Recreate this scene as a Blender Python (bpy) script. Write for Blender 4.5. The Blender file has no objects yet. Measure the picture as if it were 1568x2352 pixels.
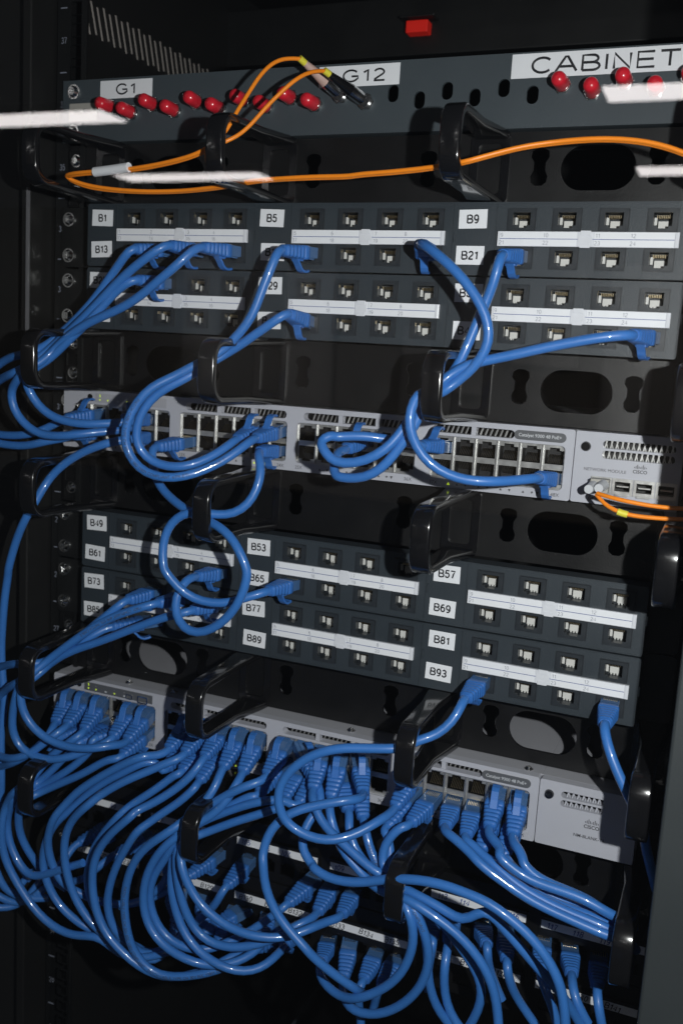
import bpy, math
from mathutils import Vector, Matrix
import random
random.seed(7)
S = 0.001                     # everything below is written in millimetres
sc = bpy.context.scene
col = sc.collection

# ------------------------------------------------------------------ camera
CP = Vector((389.0336, -605.5932, 56.3597))
YAW, PIT, ROL = math.radians(21.9963), math.radians(-9.0997), math.radians(3.4874)
FPX = 2199.8224               # focal length in pixels of a 1568 px wide picture
cyw, syw = math.cos(YAW), math.sin(YAW)
FW = Vector((-syw*math.cos(PIT), cyw*math.cos(PIT), math.sin(PIT)))
_r = Vector((cyw, syw, 0)); _u = _r.cross(FW)
RT = _r*math.cos(ROL)+_u*math.sin(ROL)
UP = -_r*math.sin(ROL)+_u*math.cos(ROL)
cam = bpy.data.cameras.new('camera'); camo = bpy.data.objects.new('camera', cam); col.objects.link(camo)
M = Matrix((RT, UP, -FW)).transposed().to_4x4(); M.translation = CP*S
camo.matrix_world = M
cam.sensor_fit = 'HORIZONTAL'; cam.sensor_width = 24; cam.lens = FPX/1568*24
cam.clip_start = 0.01; cam.clip_end = 60
sc.camera = camo
cam.dof.use_dof = True; cam.dof.focus_distance = 0.60; cam.dof.aperture_fstop = 9.0

# ------------------------------------------------------------------ world, flash, exposure
w = bpy.data.worlds.new('World'); sc.world = w; w.use_nodes = True
bg = w.node_tree.nodes['Background']
bg.inputs[0].default_value = (0.75, 0.85, 1.0, 1); bg.inputs[1].default_value = 0.02
ld = bpy.data.lights.new('camera_flash', 'SPOT'); lo = bpy.data.objects.new('camera_flash', ld); col.objects.link(lo)
LP = CP + RT*112 + UP*20
lo.location = LP*S
tgt = Vector((0, 0, -170))
lo.rotation_euler = (tgt-LP).to_track_quat('-Z', 'Y').to_euler()
ld.energy = 20.0; ld.spot_size = math.radians(150); ld.spot_blend = 1.0; ld.shadow_soft_size = 0.006
ld.color = (1.0, 0.98, 0.96)
sc.view_settings.view_transform = 'Standard'; sc.view_settings.look = 'None'
sc.view_settings.exposure = 0; sc.view_settings.gamma = 1

# ------------------------------------------------------------------ helpers
def un(u, v, y):
    """real point at depth y seen at (u, v) of the 1568 px wide survey of the rack"""
    d = FW + RT*((u-784)/FPX) + UP*((1176-v)/FPX)
    return CP + d*((y-CP.y)/d.y)

class MB:
    def __init__(s): s.v = []; s.f = []; s.m = []; s.sm = []
    def add(s, v, f, m=0, smooth=False):
        o = len(s.v); s.v += [tuple(p) for p in v]; s.f += [tuple(i+o for i in q) for q in f]
        s.m += [m]*len(f); s.sm += [smooth]*len(f)
    def box(s, x0, x1, y0, y1, z0, z1, m=0):
        s.add([(x0,y0,z0),(x1,y0,z0),(x1,y1,z0),(x0,y1,z0),(x0,y0,z1),(x1,y0,z1),(x1,y1,z1),(x0,y1,z1)],
              [(0,1,5,4),(1,2,6,5),(2,3,7,6),(3,0,4,7),(4,5,6,7),(3,2,1,0)], m)
    def loft(s, rings, m=0, smooth=True, cap=True):
        n = len(rings[0]); v = [p for r in rings for p in r]; f = []
        for i in range(len(rings)-1):
            for j in range(n):
                k = (j+1) % n
                f.append((i*n+j, i*n+k, (i+1)*n+k, (i+1)*n+j))
        s.add(v, f, m, smooth)
        if cap:
            s.add(rings[0], [tuple(range(n))[::-1]], m); s.add(rings[-1], [tuple(range(n))], m)
    def tube(s, pts, r, n=10, m=0, cap=True):
        pts = [Vector(p) for p in pts]; rings = []; nv = None
        for i, p in enumerate(pts):
            t = (pts[min(i+1, len(pts)-1)]-pts[max(i-1, 0)]).normalized()
            if nv is None:
                a = Vector((0, 0, 1)) if abs(t.z) < .9 else Vector((1, 0, 0)); nv = t.cross(a).normalized()
            nv = (nv - t*nv.dot(t)).normalized(); b = t.cross(nv)
            rr_ = r(i/(len(pts)-1)) if callable(r) else r
            rings.append([p+nv*(rr_*math.cos(2*math.pi*k/n))+b*(rr_*math.sin(2*math.pi*k/n)) for k in range(n)])
        s.loft(rings, m, True, cap)
    def cyl(s, p, q, r, n=16, m=0, r2=None):
        r2 = r if r2 is None else r2
        s.tube([p, q], lambda t: r+(r2-r)*t, n, m)
    def build(s, name, mats, parent=None, bevel=0, loc=(0,0,0)):
        me = bpy.data.meshes.new(name)
        me.from_pydata([tuple(Vector(p)*S) for p in s.v], [], s.f)
        if not isinstance(mats, (list, tuple)): mats = [mats]
        for m in mats: me.materials.append(m)
        me.polygons.foreach_set('material_index', s.m); me.polygons.foreach_set('use_smooth', s.sm)
        me.update()
        o = bpy.data.objects.new(name, me); col.objects.link(o)
        if parent: o.parent = parent
        o.location = Vector(loc)*S
        if bevel:
            b = o.modifiers.new('bevel', 'BEVEL'); b.width = bevel*S; b.segments = 2; b.limit_method = 'ANGLE'
        return o

_cache = {}
def plate(mb, outlines, y0, y1, m=0):
    """extruded sheet in the XZ plane: the first outline is the edge, the rest are holes"""
    cu = bpy.data.curves.new('tmp', 'CURVE'); cu.dimensions = '2D'; cu.fill_mode = 'BOTH'; cu.extrude = abs(y1-y0)/2
    for ol in outlines:
        sp = cu.splines.new('POLY'); sp.points.add(len(ol)-1)
        for i, (x, z) in enumerate(ol): sp.points[i].co = (x, z, 0, 1)
        sp.use_cyclic_u = True
    o = bpy.data.objects.new('tmp', cu); me = bpy.data.meshes.new_from_object(o)
    yc = (y0+y1)/2
    mb.add([(v.co.x, yc-v.co.z, v.co.y) for v in me.vertices], [tuple(p.vertices) for p in me.polygons], m)
    bpy.data.objects.remove(o); bpy.data.curves.remove(cu); bpy.data.meshes.remove(me)
def rr(cx, cz, w, h, r, n=5):
    r = min(r, w/2-.01, h/2-.01); o = []
    for sx, sz, a0 in ((1,-1,-90),(1,1,0),(-1,1,90),(-1,-1,180)):
        for k in range(n+1):
            a = math.radians(a0+90*k/n); o.append((cx+sx*(w/2-r)+r*math.cos(a), cz+sz*(h/2-r)+r*math.sin(a)))
    return o
def rect(x0, x1, z0, z1): return [(x0,z0),(x1,z0),(x1,z1),(x0,z1)]
def _arc(cx, cy, rx, ry, a0, a1, n=12):
    return [(cx+rx*math.cos(math.radians(a0+(a1-a0)*k/n)), cy+ry*math.sin(math.radians(a0+(a1-a0)*k/n))) for k in range(n+1)]
# grotesque letter strokes, cap height 0.72, width in the second slot
GLY = {
 'P': ([[(.04,0),(.04,.72),(.30,.72)]+_arc(.32,.54,.19,.18,90,-90,8)+[(.04,.36)]], .54), 'H': ([[(.04,0),(.04,.72)], [(.52,0),(.52,.72)], [(.04,.37),(.52,.37)]], .56),
 'Y': ([[(0,.72),(.28,.34),(.56,.72)], [(.28,.34),(.28,0)]], .56), 'L': ([[(.04,.72),(.04,0),(.46,0)]], .48), 'M': ([[(.04,0),(.04,.72),(.32,.1),(.60,.72),(.60,0)]], .64),
 'V': ([[(0,.72),(.29,0),(.58,.72)]], .58), 'O': ([_arc(.34,.36,.31,.36,0,360,18)], .68), 'R': ([[(.04,0),(.04,.72),(.30,.72)]+_arc(.32,.54,.18,.18,90,-90,8)+[(.04,.36)], [(.32,.36),(.54,0)]], .56),
 'F': ([[(.5,.72),(.04,.72),(.04,0)], [(.04,.37),(.44,.37)]], .5), 'U': ([[(.04,.72),(.04,.2)]+_arc(.28,.22,.24,.22,180,360,8)+[(.52,.72)]], .56),
 'A': ([[(0,0),(.28,.72),(.34,.72),(.62,0)], [(.11,.24),(.51,.24)]], .62),
 'B': ([[(.04,0),(.04,.72),(.30,.72)]+_arc(.32,.545,.17,.175,90,-90,8)+[(.04,.37)], [(.04,.37),(.34,.37)]+_arc(.35,.185,.19,.185,90,-90,8)+[(.04,0)]], .56),
 'C': ([_arc(.34,.36,.30,.36,42,318,18)], .62), 'E': ([[(.5,.72),(.04,.72),(.04,0),(.52,0)], [(.04,.37),(.48,.37)]], .54),
 'G': ([_arc(.35,.36,.31,.36,40,330,18)+[(.64,.16),(.64,.33),(.38,.33)]], .68), 'I': ([[(.05,0),(.05,.72)]], .10),
 'N': ([[(.04,0),(.04,.72),(.50,0),(.50,.72)]], .54), 'T': ([[(0,.72),(.54,.72)], [(.27,.72),(.27,0)]], .54),
 '0': ([_arc(.23,.36,.20,.36,90,450,20)], .46), '1': ([[(.06,.54),(.16,.62),(.24,.72),(.24,0)]], .34),
 '2': ([_arc(.23,.52,.19,.20,165,-35,10)+[(.05,.08),(.02,0),(.45,0)]], .46),
 '3': ([_arc(.22,.54,.17,.18,160,-80,9)+[(.16,.37)]+_arc(.22,.19,.20,.19,85,-165,10)], .46),
 '4': ([[(.35,0),(.35,.72),(.02,.20),(.47,.20)]], .46),
 '5': ([[(.41,.72),(.10,.72),(.05,.36)]+_arc(.22,.235,.20,.235,130,-165,11)], .46),
 '6': ([_arc(.24,.23,.19,.23,0,360,14), _arc(.26,.38,.21,.34,60,190,9)], .46),
 '7': ([[(.02,.72),(.44,.72),(.28,.40),(.18,0)]], .46),
 '8': ([_arc(.23,.54,.165,.18,-90,270,14), _arc(.23,.18,.20,.18,90,450,14)], .46),
 '9': ([_arc(.22,.49,.19,.23,0,360,14), _arc(.20,.34,.21,.34,10,-120,9)], .46)}
def strokes(mb, s, x, z, y, size, w=.05, sx=1.0, rot=0, shear=0, wob=0):
    """lettering built from round strokes lying flat on the plane y"""
    adv = [GLY[c][1]+.13 if c in GLY else .3 for c in s]; cur = -(sum(adv)-.13)/2
    c_, n_ = math.cos(rot), math.sin(rot)
    for ch, ad in zip(s, adv):
        if ch in GLY:
            dz = random.uniform(-wob, wob); k = 1+random.uniform(-wob, wob)
            for st in GLY[ch][0]:
                pts = []
                for a, b in st:
                    a2 = (cur+a*k+b*shear)*sx*size; b2 = (b*k-.36+dz)*size
                    pts.append((x+a2*c_-b2*n_, y, z+a2*n_+b2*c_))
                o = len(mb.v); mb.tube(pts, w*size, 6)
                mb.v[o:] = [(p[0], y+(p[1]-y)*.12, p[2]) for p in mb.v[o:]]
        cur += ad
def text(mb, s, x, z, y, size, m=0, sx=1.0, align='CENTER', shear=0, bold=0, rot=0):
    key = (s, shear, bold, align)
    if key not in _cache:
        cu = bpy.data.curves.new('t', 'FONT'); cu.body = s; cu.size = 1
        cu.align_x = align; cu.align_y = 'CENTER'
        cu.resolution_u = 3; cu.shear = shear; cu.offset = bold; cu.extrude = .004
        o = bpy.data.objects.new('t', cu); me = bpy.data.meshes.new_from_object(o)
        _cache[key] = ([(v.co.x, v.co.y, v.co.z) for v in me.vertices], [tuple(p.vertices) for p in me.polygons])
        bpy.data.objects.remove(o)
    V, F = _cache[key]; c, n = math.cos(rot), math.sin(rot)
    mb.add([(x+(a*sx*c-b*n)*size, y-d*size, z+(a*sx*n+b*c)*size) for a, b, d in V], F, m)

def tag(o, label=None, cat=None, group=None, kind=None):
    if label: o['label'] = label
    if cat: o['category'] = cat
    if group: o['group'] = group
    if kind: o['kind'] = kind
    return o
def thing(name, label, cat, loc=(0,0,0), group=None):
    o = bpy.data.objects.new(name, None); col.objects.link(o); o.empty_display_size = .01
    o.location = Vector(loc)*S
    return tag(o, label, cat, group)
def copy_obj(o, parent):
    c = o.copy(); col.objects.link(c); c.parent = parent; return c

# ------------------------------------------------------------------ materials
def mat(name, c, rough=.5, metal=0, noise=0, nscale=200, bump=0, bscale=800, spec=.5, coat=0, emis=None, dust=0):
    m = bpy.data.materials.new(name); m.use_nodes = True; nt = m.node_tree; b = nt.nodes['Principled BSDF']
    b.inputs['Base Color'].default_value = (*c, 1); b.inputs['Roughness'].default_value = rough
    b.inputs['Metallic'].default_value = metal; b.inputs['Specular IOR Level'].default_value = spec
    b.inputs['Coat Weight'].default_value = coat; b.inputs['Coat Roughness'].default_value = .06
    tc = nt.nodes.new('ShaderNodeTexCoord')
    if noise or dust:
        n = nt.nodes.new('ShaderNodeTexNoise'); n.inputs['Scale'].default_value = nscale; n.inputs['Detail'].default_value = 5
        nt.links.new(tc.outputs['Object'], n.inputs['Vector'])
        r = nt.nodes.new('ShaderNodeMapRange'); r.inputs[3].default_value = 1-noise; r.inputs[4].default_value = 1+noise
        nt.links.new(n.outputs['Fac'], r.inputs[0])
        mx = nt.nodes.new('ShaderNodeVectorMath'); mx.operation = 'SCALE'; mx.inputs[0].default_value = c
        nt.links.new(r.outputs[0], mx.inputs['Scale'])
        last = mx.outputs[0]
        if dust:
            n2 = nt.nodes.new('ShaderNodeTexVoronoi'); n2.inputs['Scale'].default_value = 150
            nt.links.new(tc.outputs['Object'], n2.inputs['Vector'])
            lt = nt.nodes.new('ShaderNodeMath'); lt.operation = 'LESS_THAN'; lt.inputs[1].default_value = .05
            nt.links.new(n2.outputs['Distance'], lt.inputs[0])
            ml = nt.nodes.new('ShaderNodeMath'); ml.operation = 'MULTIPLY'; ml.inputs[1].default_value = dust
            nt.links.new(lt.outputs[0], ml.inputs[0])
            ad = nt.nodes.new('ShaderNodeVectorMath'); ad.operation = 'ADD'
            nt.links.new(last, ad.inputs[0]); nt.links.new(ml.outputs[0], ad.inputs[1]); last = ad.outputs[0]
        nt.links.new(last, b.inputs['Base Color'])
        r2 = nt.nodes.new('ShaderNodeMapRange'); r2.inputs[3].default_value = max(0, rough-.08); r2.inputs[4].default_value = min(1, rough+.12)
        nt.links.new(n.outputs['Fac'], r2.inputs[0]); nt.links.new(r2.outputs[0], b.inputs['Roughness'])
    if bump:
        n = nt.nodes.new('ShaderNodeTexNoise'); n.inputs['Scale'].default_value = bscale; n.inputs['Detail'].default_value = 3
        nt.links.new(tc.outputs['Object'], n.inputs['Vector'])
        bp = nt.nodes.new('ShaderNodeBump'); bp.inputs['Strength'].default_value = bump; bp.inputs['Distance'].default_value = .0004
        nt.links.new(n.outputs['Fac'], bp.inputs['Height']); nt.links.new(bp.outputs[0], b.inputs['Normal'])
    if emis:
        b.inputs['Emission Color'].default_value = (*emis[0], 1); b.inputs['Emission Strength'].default_value = emis[1]
    return m
BLUE   = mat('cable_blue', (.036,.165,.500), .38, noise=.13, nscale=45, bump=.06, bscale=260, coat=.6)
BLUEB  = mat('boot_blue', (.032,.148,.470), .42, noise=.10, nscale=90)
BLUEC  = mat('plug_blue', (.055,.135,.30), .18, noise=.15, nscale=120, coat=.5)
GOLD   = mat('contact_gold', (.75,.62,.40), .3, metal=1)
ORANGE = mat('fibre_orange', (.95,.27,.015), .35, noise=.06)
YELLOW = mat('sleeve_yellow', (.75,.68,.06), .4)
WHITE  = mat('label_white', (.78,.80,.84), .5, noise=.03, nscale=80)
INK    = mat('ink_black', (.015,.016,.02), .5)
INKB   = mat('ink_blue', (.02,.06,.28), .5)
INKG   = mat('ink_grey', (.22,.24,.30), .5)
PANEL  = mat('panel_slate', (.028,.037,.046), .42, noise=.15, nscale=25, bump=.35, bscale=1400, dust=.03)
FIBRE  = mat('panel_fibre', (.045,.058,.068), .50, noise=.12, nscale=20, bump=.2, bscale=900)
JACK   = mat('jack_slate', (.022,.027,.033), .35, noise=.1)
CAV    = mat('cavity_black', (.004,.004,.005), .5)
BLACK  = mat('manager_black', (.004,.004,.0045), .36, noise=.2, nscale=30, bump=.15, bscale=900, dust=.03)
RING   = mat('ring_black', (.006,.006,.007), .16, noise=.2, nscale=40, bump=.12, bscale=120, coat=.6)
RAIL   = mat('rail_black', (.005,.0055,.006), .45, noise=.2, nscale=30, bump=.1)
EDGE   = mat('edge_grey', (.13,.13,.14), .4)
INKD   = mat('print_dark', (.045,.045,.05), .5)
SHIELD = mat('socket_shield', (.52,.52,.51), .30, metal=.75, noise=.2, nscale=300)
GREY   = mat('switch_grey', (.43,.44,.49), .42, noise=.05, nscale=30, bump=.12, bscale=1500)
GREYT  = mat('switch_top', (.37,.375,.41), .5, noise=.06, nscale=20, bump=.15, bscale=1500)
GREYD  = mat('switch_dark', (.10,.105,.115), .4)
STEEL  = mat('steel', (.70,.70,.70), .16, metal=1, noise=.15, nscale=120)
CLEAR  = mat('holder_plastic', (.70,.72,.77), .22, noise=.05, coat=.4)
SHUT   = mat('shutter_white', (.58,.58,.56), .35, noise=.06)
REDC   = mat('cap_red', (.66,.018,.035), .28, noise=.08, coat=.4)
REDL   = mat('latch_red_glow', (.85,.02,.01), .5, emis=((1,.02,.01), .10))  # glow added to brighten the latch, which is no lamp
PINK   = mat('boot_beige', (.55,.38,.33), .45, noise=.1)
POST   = mat('post_slate', (.027,.033,.036), .55, noise=.1, nscale=15, bump=.15)
SIDE   = mat('side_panel', (.008,.008,.008), .5, noise=.2, nscale=10)
VENTLIGHT   = mat('vent_light', (.36,.33,.31), .5)  # pale tone imitates light leaking through the vent slots
LED    = mat('led_green', (.5,.65,.05), .4, emis=((.75,1.0,.05), .55))
PALE   = mat('mark_white', (.55,.57,.60), .5)
BEIGE  = mat('label_beige', (.36,.35,.32), .6, noise=.05)
LAMP   = mat('lamp_diffuser', (.9,.9,.9), .4, emis=((1,.94,.93), 7.5))
LFR    = mat('lamp_frame', (.75,.75,.75), .5)

def U(n): return (n-31)*44.45
XG = (-31.8, 105.6, 243.05)
def colx(g, c): return XG[g]+13.3+26.9*c
YP, YS31, YS26 = -18.0, -11.0, -18.0

# ------------------------------------------------------------------ cabinet
cab = thing('server_cabinet', 'black steel server cabinet with numbered rails that holds all the rack equipment', 'cabinet', (150, 0, -560))
BO = (-150, 0, 560)           # parts are written in rack coordinates
def cpart(mb, name, m, bevel=0, parent=None):
    if parent: return mb.build(name, m, parent, bevel)
    return mb.build(name, m, cab, bevel, BO)
def rail(x0, x1, nm, xt):
    mb = MB(); holes = []
    for k in range(82):
        z = U(19)-44.45-326+14.8*k
        if x0 < 0: holes.append(rect(-90, -81, z-4.5, z+4.5))
        else: holes.append(rect(x0+14, x0+22, z-4.5, z+4.5))
    plate(mb, [rect(x0, x1, -900, 420)]+[h for h in holes if -890 < h[0][1] < 410], 0, 2)
    mb.box(x0, x0+2, 2.1, 30, -900, 420)
    if x0 > 0: mb.box(x1-2, x1, 2.1, 45, -900, 420)
    o = cpart(mb, nm, RAIL)
    t = MB()
    for n in range(13, 39):
        z = U(n)+6.5
        strokes(t, str(n), xt, z, -.35, 5.6, .06, .8)
        t.box(xt-3, xt+2.4, -.5, -.1, z-22.6, z-21.8)
    t.build('rail_numbers', INKG, o)
    return o
rail(-102, -76, 'rail', -96.0)
rail(351, 392, 'rail', 384)
mb = MB(); mb.box(-190, -112, -14, -2, -900, 420); mb.box(-111.8, -104, -26, 640, -900, 420); mb.box(-560, -192, -24, -14, -900, 420)
cpart(mb, 'side_panel', SIDE, 1)
mb = MB(); mb.box(-105.4, -103.6, -28.5, -26.3, 58, 165); cpart(mb, 'edge_strip', EDGE)  # paler strip along part of the side panel's front edge
mb = MB(); mb.box(393, 520, -16, 0, -900, 420); mb.box(377, 520, -118, -16.2, -900, 420); cpart(mb, 'corner_post', POST, 1.5)
mb = MB(); mb.box(-140, 520, 642, 650, -1400, 420); cpart(mb, 'rear_panel', RAIL)
mb = MB(); mb.box(392.5, 400, 1, 641, -880, 400); cpart(mb, 'side_panel', RAIL)
mb = MB(); mb.box(-103, 392, 40, 641.9, -920, -902); cpart(mb, 'floor_plate', RAIL)
mb = MB(); mb.box(-112, 400, 3, 640, 400, 420); mb.box(-112, 400, 300, 620, 345, 360); cpart(mb, 'roof', RAIL)
mb = MB()
for k in range(24):           # pale strips stand in for light through slanted vent slots, left side
    y = 30+k*7.9; zt = 312 + (2 if k % 2 else 0); ln = 22
    x = -102.8
    mb.add([(x, y, zt), (x, y+1.5, zt), (x, y+1.5+7.5, zt-ln), (x, y+7.5, zt-ln), (x+.5, y, zt), (x+.5, y+1.5, zt), (x+.5, y+9, zt-ln), (x+.5, y+7.5, zt-ln)],
           [(0,1,2,3),(7,6,5,4),(0,4,5,1),(1,5,6,2),(2,6,7,3),(3,7,4,0)])
cpart(mb, 'vent_light_strips', VENTLIGHT)
p = un(958, 60, 240)
mb = MB(); mb.box(p.x-10, p.x+10, 238, 250, p.z-5, p.z+5); rl = mb.build('warning_latch', REDL, None, .8)
tag(rl, 'small bright red latch at the back above the top panel', 'latch')
mb = MB(); mb.box(p.x-16, p.x+16, 236, 262, p.z+7, p.z+9); mb.box(p.x-200, p.x+260, 251, 270, p.z-20, p.z+30); cpart(mb, 'rear_crossbar', RAIL, 1)

# ------------------------------------------------------------------ screws
def screw_mb():
    m = MB(); m.cyl((0, 0, 0), (0, -1.2, 0), 5.2, 18); m.cyl((0, -1.2, 0), (0, -3.6, 0), 4.2, 18, r2=2.6)
    m.box(-2.0, 2.0, -3.9, -3.55, -.35, .35); m.box(-.35, .35, -3.92, -3.57, -2.0, 2.0); return m
SCREW = screw_mb().build('screw', STEEL); SCREW_ME = SCREW.data; bpy.data.objects.remove(SCREW)
def screw(parent, x, y, z, s=1):
    o = bpy.data.objects.new('screw', SCREW_ME); col.objects.link(o); o.parent = parent; o.location = Vector((x, y, z))*S
    o.scale = (s,)*3; o.rotation_euler = (0, random.random()*3, 0); return o

# ------------------------------------------------------------------ fibre panel (top)
zf = U(36)
fp = thing('fibre_patch_bay', 'grey fibre patch panel at the top with red dust caps and large printed labels', 'patch panel', (150, 0, zf))
FO = (-150, 0, 0)
def fx(k): return -51.0+17.87*k          # port k of the zigzag row
def fz(k): return (2.2 if k % 2 == 0 else -2.5)
mb = MB(); holes = [rr(fx(k), fz(k), 7.2, 10.5, 3.4) for k in range(12, 18)]
plate(mb, [rect(-94, 372, -21.5, 22)]+holes, -3, -1)
mb.box(-94, 372, -1, 60, 20, 22); mb.box(-60, 340, -1, 60, -21.5, -19.8)
mb.build('faceplate', FIBRE, fp, .4, FO)
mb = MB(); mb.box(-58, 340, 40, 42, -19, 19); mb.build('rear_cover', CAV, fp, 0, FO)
def sticker(parent, x0, x1, z0, z1, y, s, size, sx=1, ink=None, tx=None, bold=0, off=(0,0,0), shear=0, mt=None, tilt=0, name='sticker'):
    m = MB(); cx, cz = (x0+x1)/2, (z0+z1)/2; c, n = math.cos(tilt), math.sin(tilt)
    P = [(x0,z0),(x1,z0),(x1,z1),(x0,z1)]; P = [(cx+(a-cx)*c-(b-cz)*n, cz+(a-cx)*n+(b-cz)*c) for a, b in P]
    m.add([(a, y, b) for a, b in P]+[(a, y+.25, b) for a, b in P], [(0,1,2,3),(7,6,5,4),(0,4,5,1),(1,5,6,2),(2,6,7,3),(3,7,4,0)])
    o = m.build(name, mt or WHITE, parent, 0, off)
    t = MB()
    if all(c in GLY for c in s): strokes(t, s, cx if tx is None else tx, cz, y-.05, size, .088 if size < 8 else .072, sx, tilt)
    else: text(t, s, cx if tx is None else tx, cz, y-.05, size, sx=sx, bold=bold, shear=shear, rot=tilt)
    t.build('lettering', ink or INK, o)
    return o
def pz(u, v, y=-3): q = un(u, v, y); return q.x, q.z-zf
a = pz(231, 206); b = pz(350, 197)
sticker(fp, a[0], b[0], a[1]-6.3, a[1]+6.0, -3.3, 'G1', 9.2, 1.6, off=FO)
a = pz(733, 177); b = pz(918, 171)
sticker(fp, a[0], b[0], a[1]-6.8, a[1]+6.2, -3.3, 'G12', 9.6, 1.75, tx=a[0]+.56*(b[0]-a[0]), off=FO)
a = pz(1175, 154)
sticker(fp, a[0], 371, a[1]-6.7, a[1]+7.2, -3.3, 'CABINET', 11.6, 1.70, tx=293, off=FO)
a = pz(160, 258); b = pz(222, 258)
sticker(fp, a[0], b[0], a[1]-6, a[1]+6, -3.3, 'mss fibre', 5.6, .8, off=FO, mt=BEIGE, bold=.01)
for x, z in ((-84, 14), (-84, -14)): screw(fp, x-150, -3, z)
# ST adapters and caps
mb = MB(); mb.cyl((0,0,0), (0,-1.6,0), 5.4, 6); mb.cyl((0,-1.6,0), (0,-5.5,0), 3.9, 14); mb.cyl((0,-2.4,0), (0,-3.4,0), 4.9, 16)
AD = mb.build('adapter', STEEL).data; bpy.data.objects.remove(bpy.data.objects['adapter'])
mb = MB(); mb.tube([(0,-4,0),(0,-9,0),(0,-13.5,0),(0,-15,0),(0,-15.8,0)], lambda t: (4.5,4.5,4.3,3.5,1.2)[min(4, int(t*4.01))], 18)
CAPM = mb.build('dust_cap', REDC).data; bpy.data.objects.remove(bpy.data.objects['dust_cap'])
for k in list(range(0, 12))+list(range(18, 23)):
    o = bpy.data.objects.new('adapter', AD); col.objects.link(o); o.parent = fp; o.location = Vector((fx(k)-150, -3, fz(k)))*S
    if k in (10, 11): continue
    c = bpy.data.objects.new('dust_cap', CAPM); col.objects.link(c); c.location = Vector((fx(k), -3, fz(k)+zf))*S
    c.rotation_euler = (random.uniform(-.05,.05), 0, random.uniform(-.06,.06))
    side = 'left' if k < 12 else 'right'
    i = k if k < 12 else k-18
    row = 'upper' if k % 2 == 0 else 'lower'
    ords = ['first','second','third','fourth','fifth']
    tag(c, f'red dust cap, {ords[i//2]} from left in the {row} row {"near label G1" if side=="left" else "under the word CABINET"}', 'dust cap', 'red dust caps on the fibre panel')

# ------------------------------------------------------------------ cable managers
def ring_mb():
    # D shaped loop of flat band in the YZ plane
    path = []
    def arc(cy, cz, r, a0, a1, n=5):
        for k in range(n+1):
            a = math.radians(a0+(a1-a0)*k/n); path.append((cy+r*math.cos(a), cz+r*math.sin(a)))
    path.append((0, 20)); path.append((-6, 20.5)); path.append((-40, 18.5))
    arc(-76, 6.5, 11, 90, 180); arc(-76, -7.5, 11, 180, 270)
    path.append((-40, -18.5)); path.append((-6, -20.5)); path.append((0, -20))
    m = MB(); rings = []; w = 6.0; th = 2.6
    for i, (y, z) in enumerate(path):
        a = path[max(0, i-1)]; b = path[min(len(path)-1, i+1)]
        ty, tz = b[0]-a[0], b[1]-a[1]; l = math.hypot(ty, tz); ty /= l; tz /= l; ny, nz = -tz, ty
        f = 1+max(0, (y+22)/22)*.9 if y > -22 else 1
        ww = w*f
        prof = [(-ww, -th+1.5), (-ww+.2, -th+.75), (-ww+.75, -th+.2), (-ww+1.5, -th), (ww-1.5, -th), (ww-.75, -th+.2), (ww-.2, -th+.75), (ww, -th+1.5), (ww, th-1.5), (ww-.2, th-.75), (ww-.75, th-.2), (ww-1.5, th), (-ww+1.5, th), (-ww+.75, th-.2), (-ww+.2, th-.75), (-ww, th-1.5)]
        rings.append([(px, y+ny*pn, z+nz*pn) for px, pn in prof])
    m.loft(rings, 0, True)
    return m
RINGX = (-53, 84, 229, 364)
KEY = lambda x: [(x-3.6, 4), (x-5.6, 7), (x-5, 10.5), (x-2, 12), (x+2, 12), (x+5, 10.5), (x+5.6, 7), (x+3.6, 3.5), (x+3.6, -1), (x+5.2, -4.5), (x+4.6, -8), (x+2, -10), (x-2, -10), (x-4.6, -8), (x-5.2, -4.5), (x-3.6, -1)]
mlab = {35: 'glossy black cable manager between the fibre panel and the patch panels', 32: 'black cable manager between the patch panels labelled B45 and the upper switch',
        30: 'black cable manager directly below the upper grey switch', 27: 'black cable manager directly above the lower grey switch', 25: 'black cable manager directly below the lower grey switch, half hidden by cables'}
RINGO = {}
mgr0 = None
def make_manager(n):
    t = thing('cable_manager', mlab[n], 'cable manager', (150, 0, U(n)), 'cable managers with D rings')
    mb = MB(); holes = []
    for x in (38, 108.5, 189, 260, 329, -31): holes.append(KEY(x))
    for x in (3, 295): holes.append(rr(x, 0, 44, 26, 12.9, 8))
    plate(mb, [rect(-94, 386, -21.8, 21.8)]+holes, 1.5, 3.2)
    mb.box(-94, 386, 3.3, 12, 20.2, 21.8)
    mb.build('plate', BLACK, t, .5, (-150,0,0))
    rg = ring_mb().build('cable_ring', RING, t, 0, (RINGX[0]-150, 1.4, 0)); rg.data.set_sharp_from_angle(angle=math.radians(33))
    bs = MB(); plate(bs, [rr(0, 0, 25, 41, 3), rr(0, 0, 15, 30, 3)], -1.8, 0)
    bs.build('ring_base', RING, rg, .4)
    for x in RINGX[1:]:
        c = copy_obj(rg, t); c.location.x = (x-150)*S
        for ch in rg.children: copy_obj(ch, c)
    screw(t, -84-150, 1.4, 11, .9); screw(t, -84-150, 1.4, -11, .9)
    return t
mgr0 = make_manager(35)
for n in (32, 30, 27, 25):
    c = mgr0.copy(); col.objects.link(c); c.location = Vector((150, 0, U(n)))*S; c['label'] = mlab[n]
    for ch in list(mgr0.children):
        d = copy_obj(ch, c)
        for g in ch.children: copy_obj(g, d)

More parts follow.
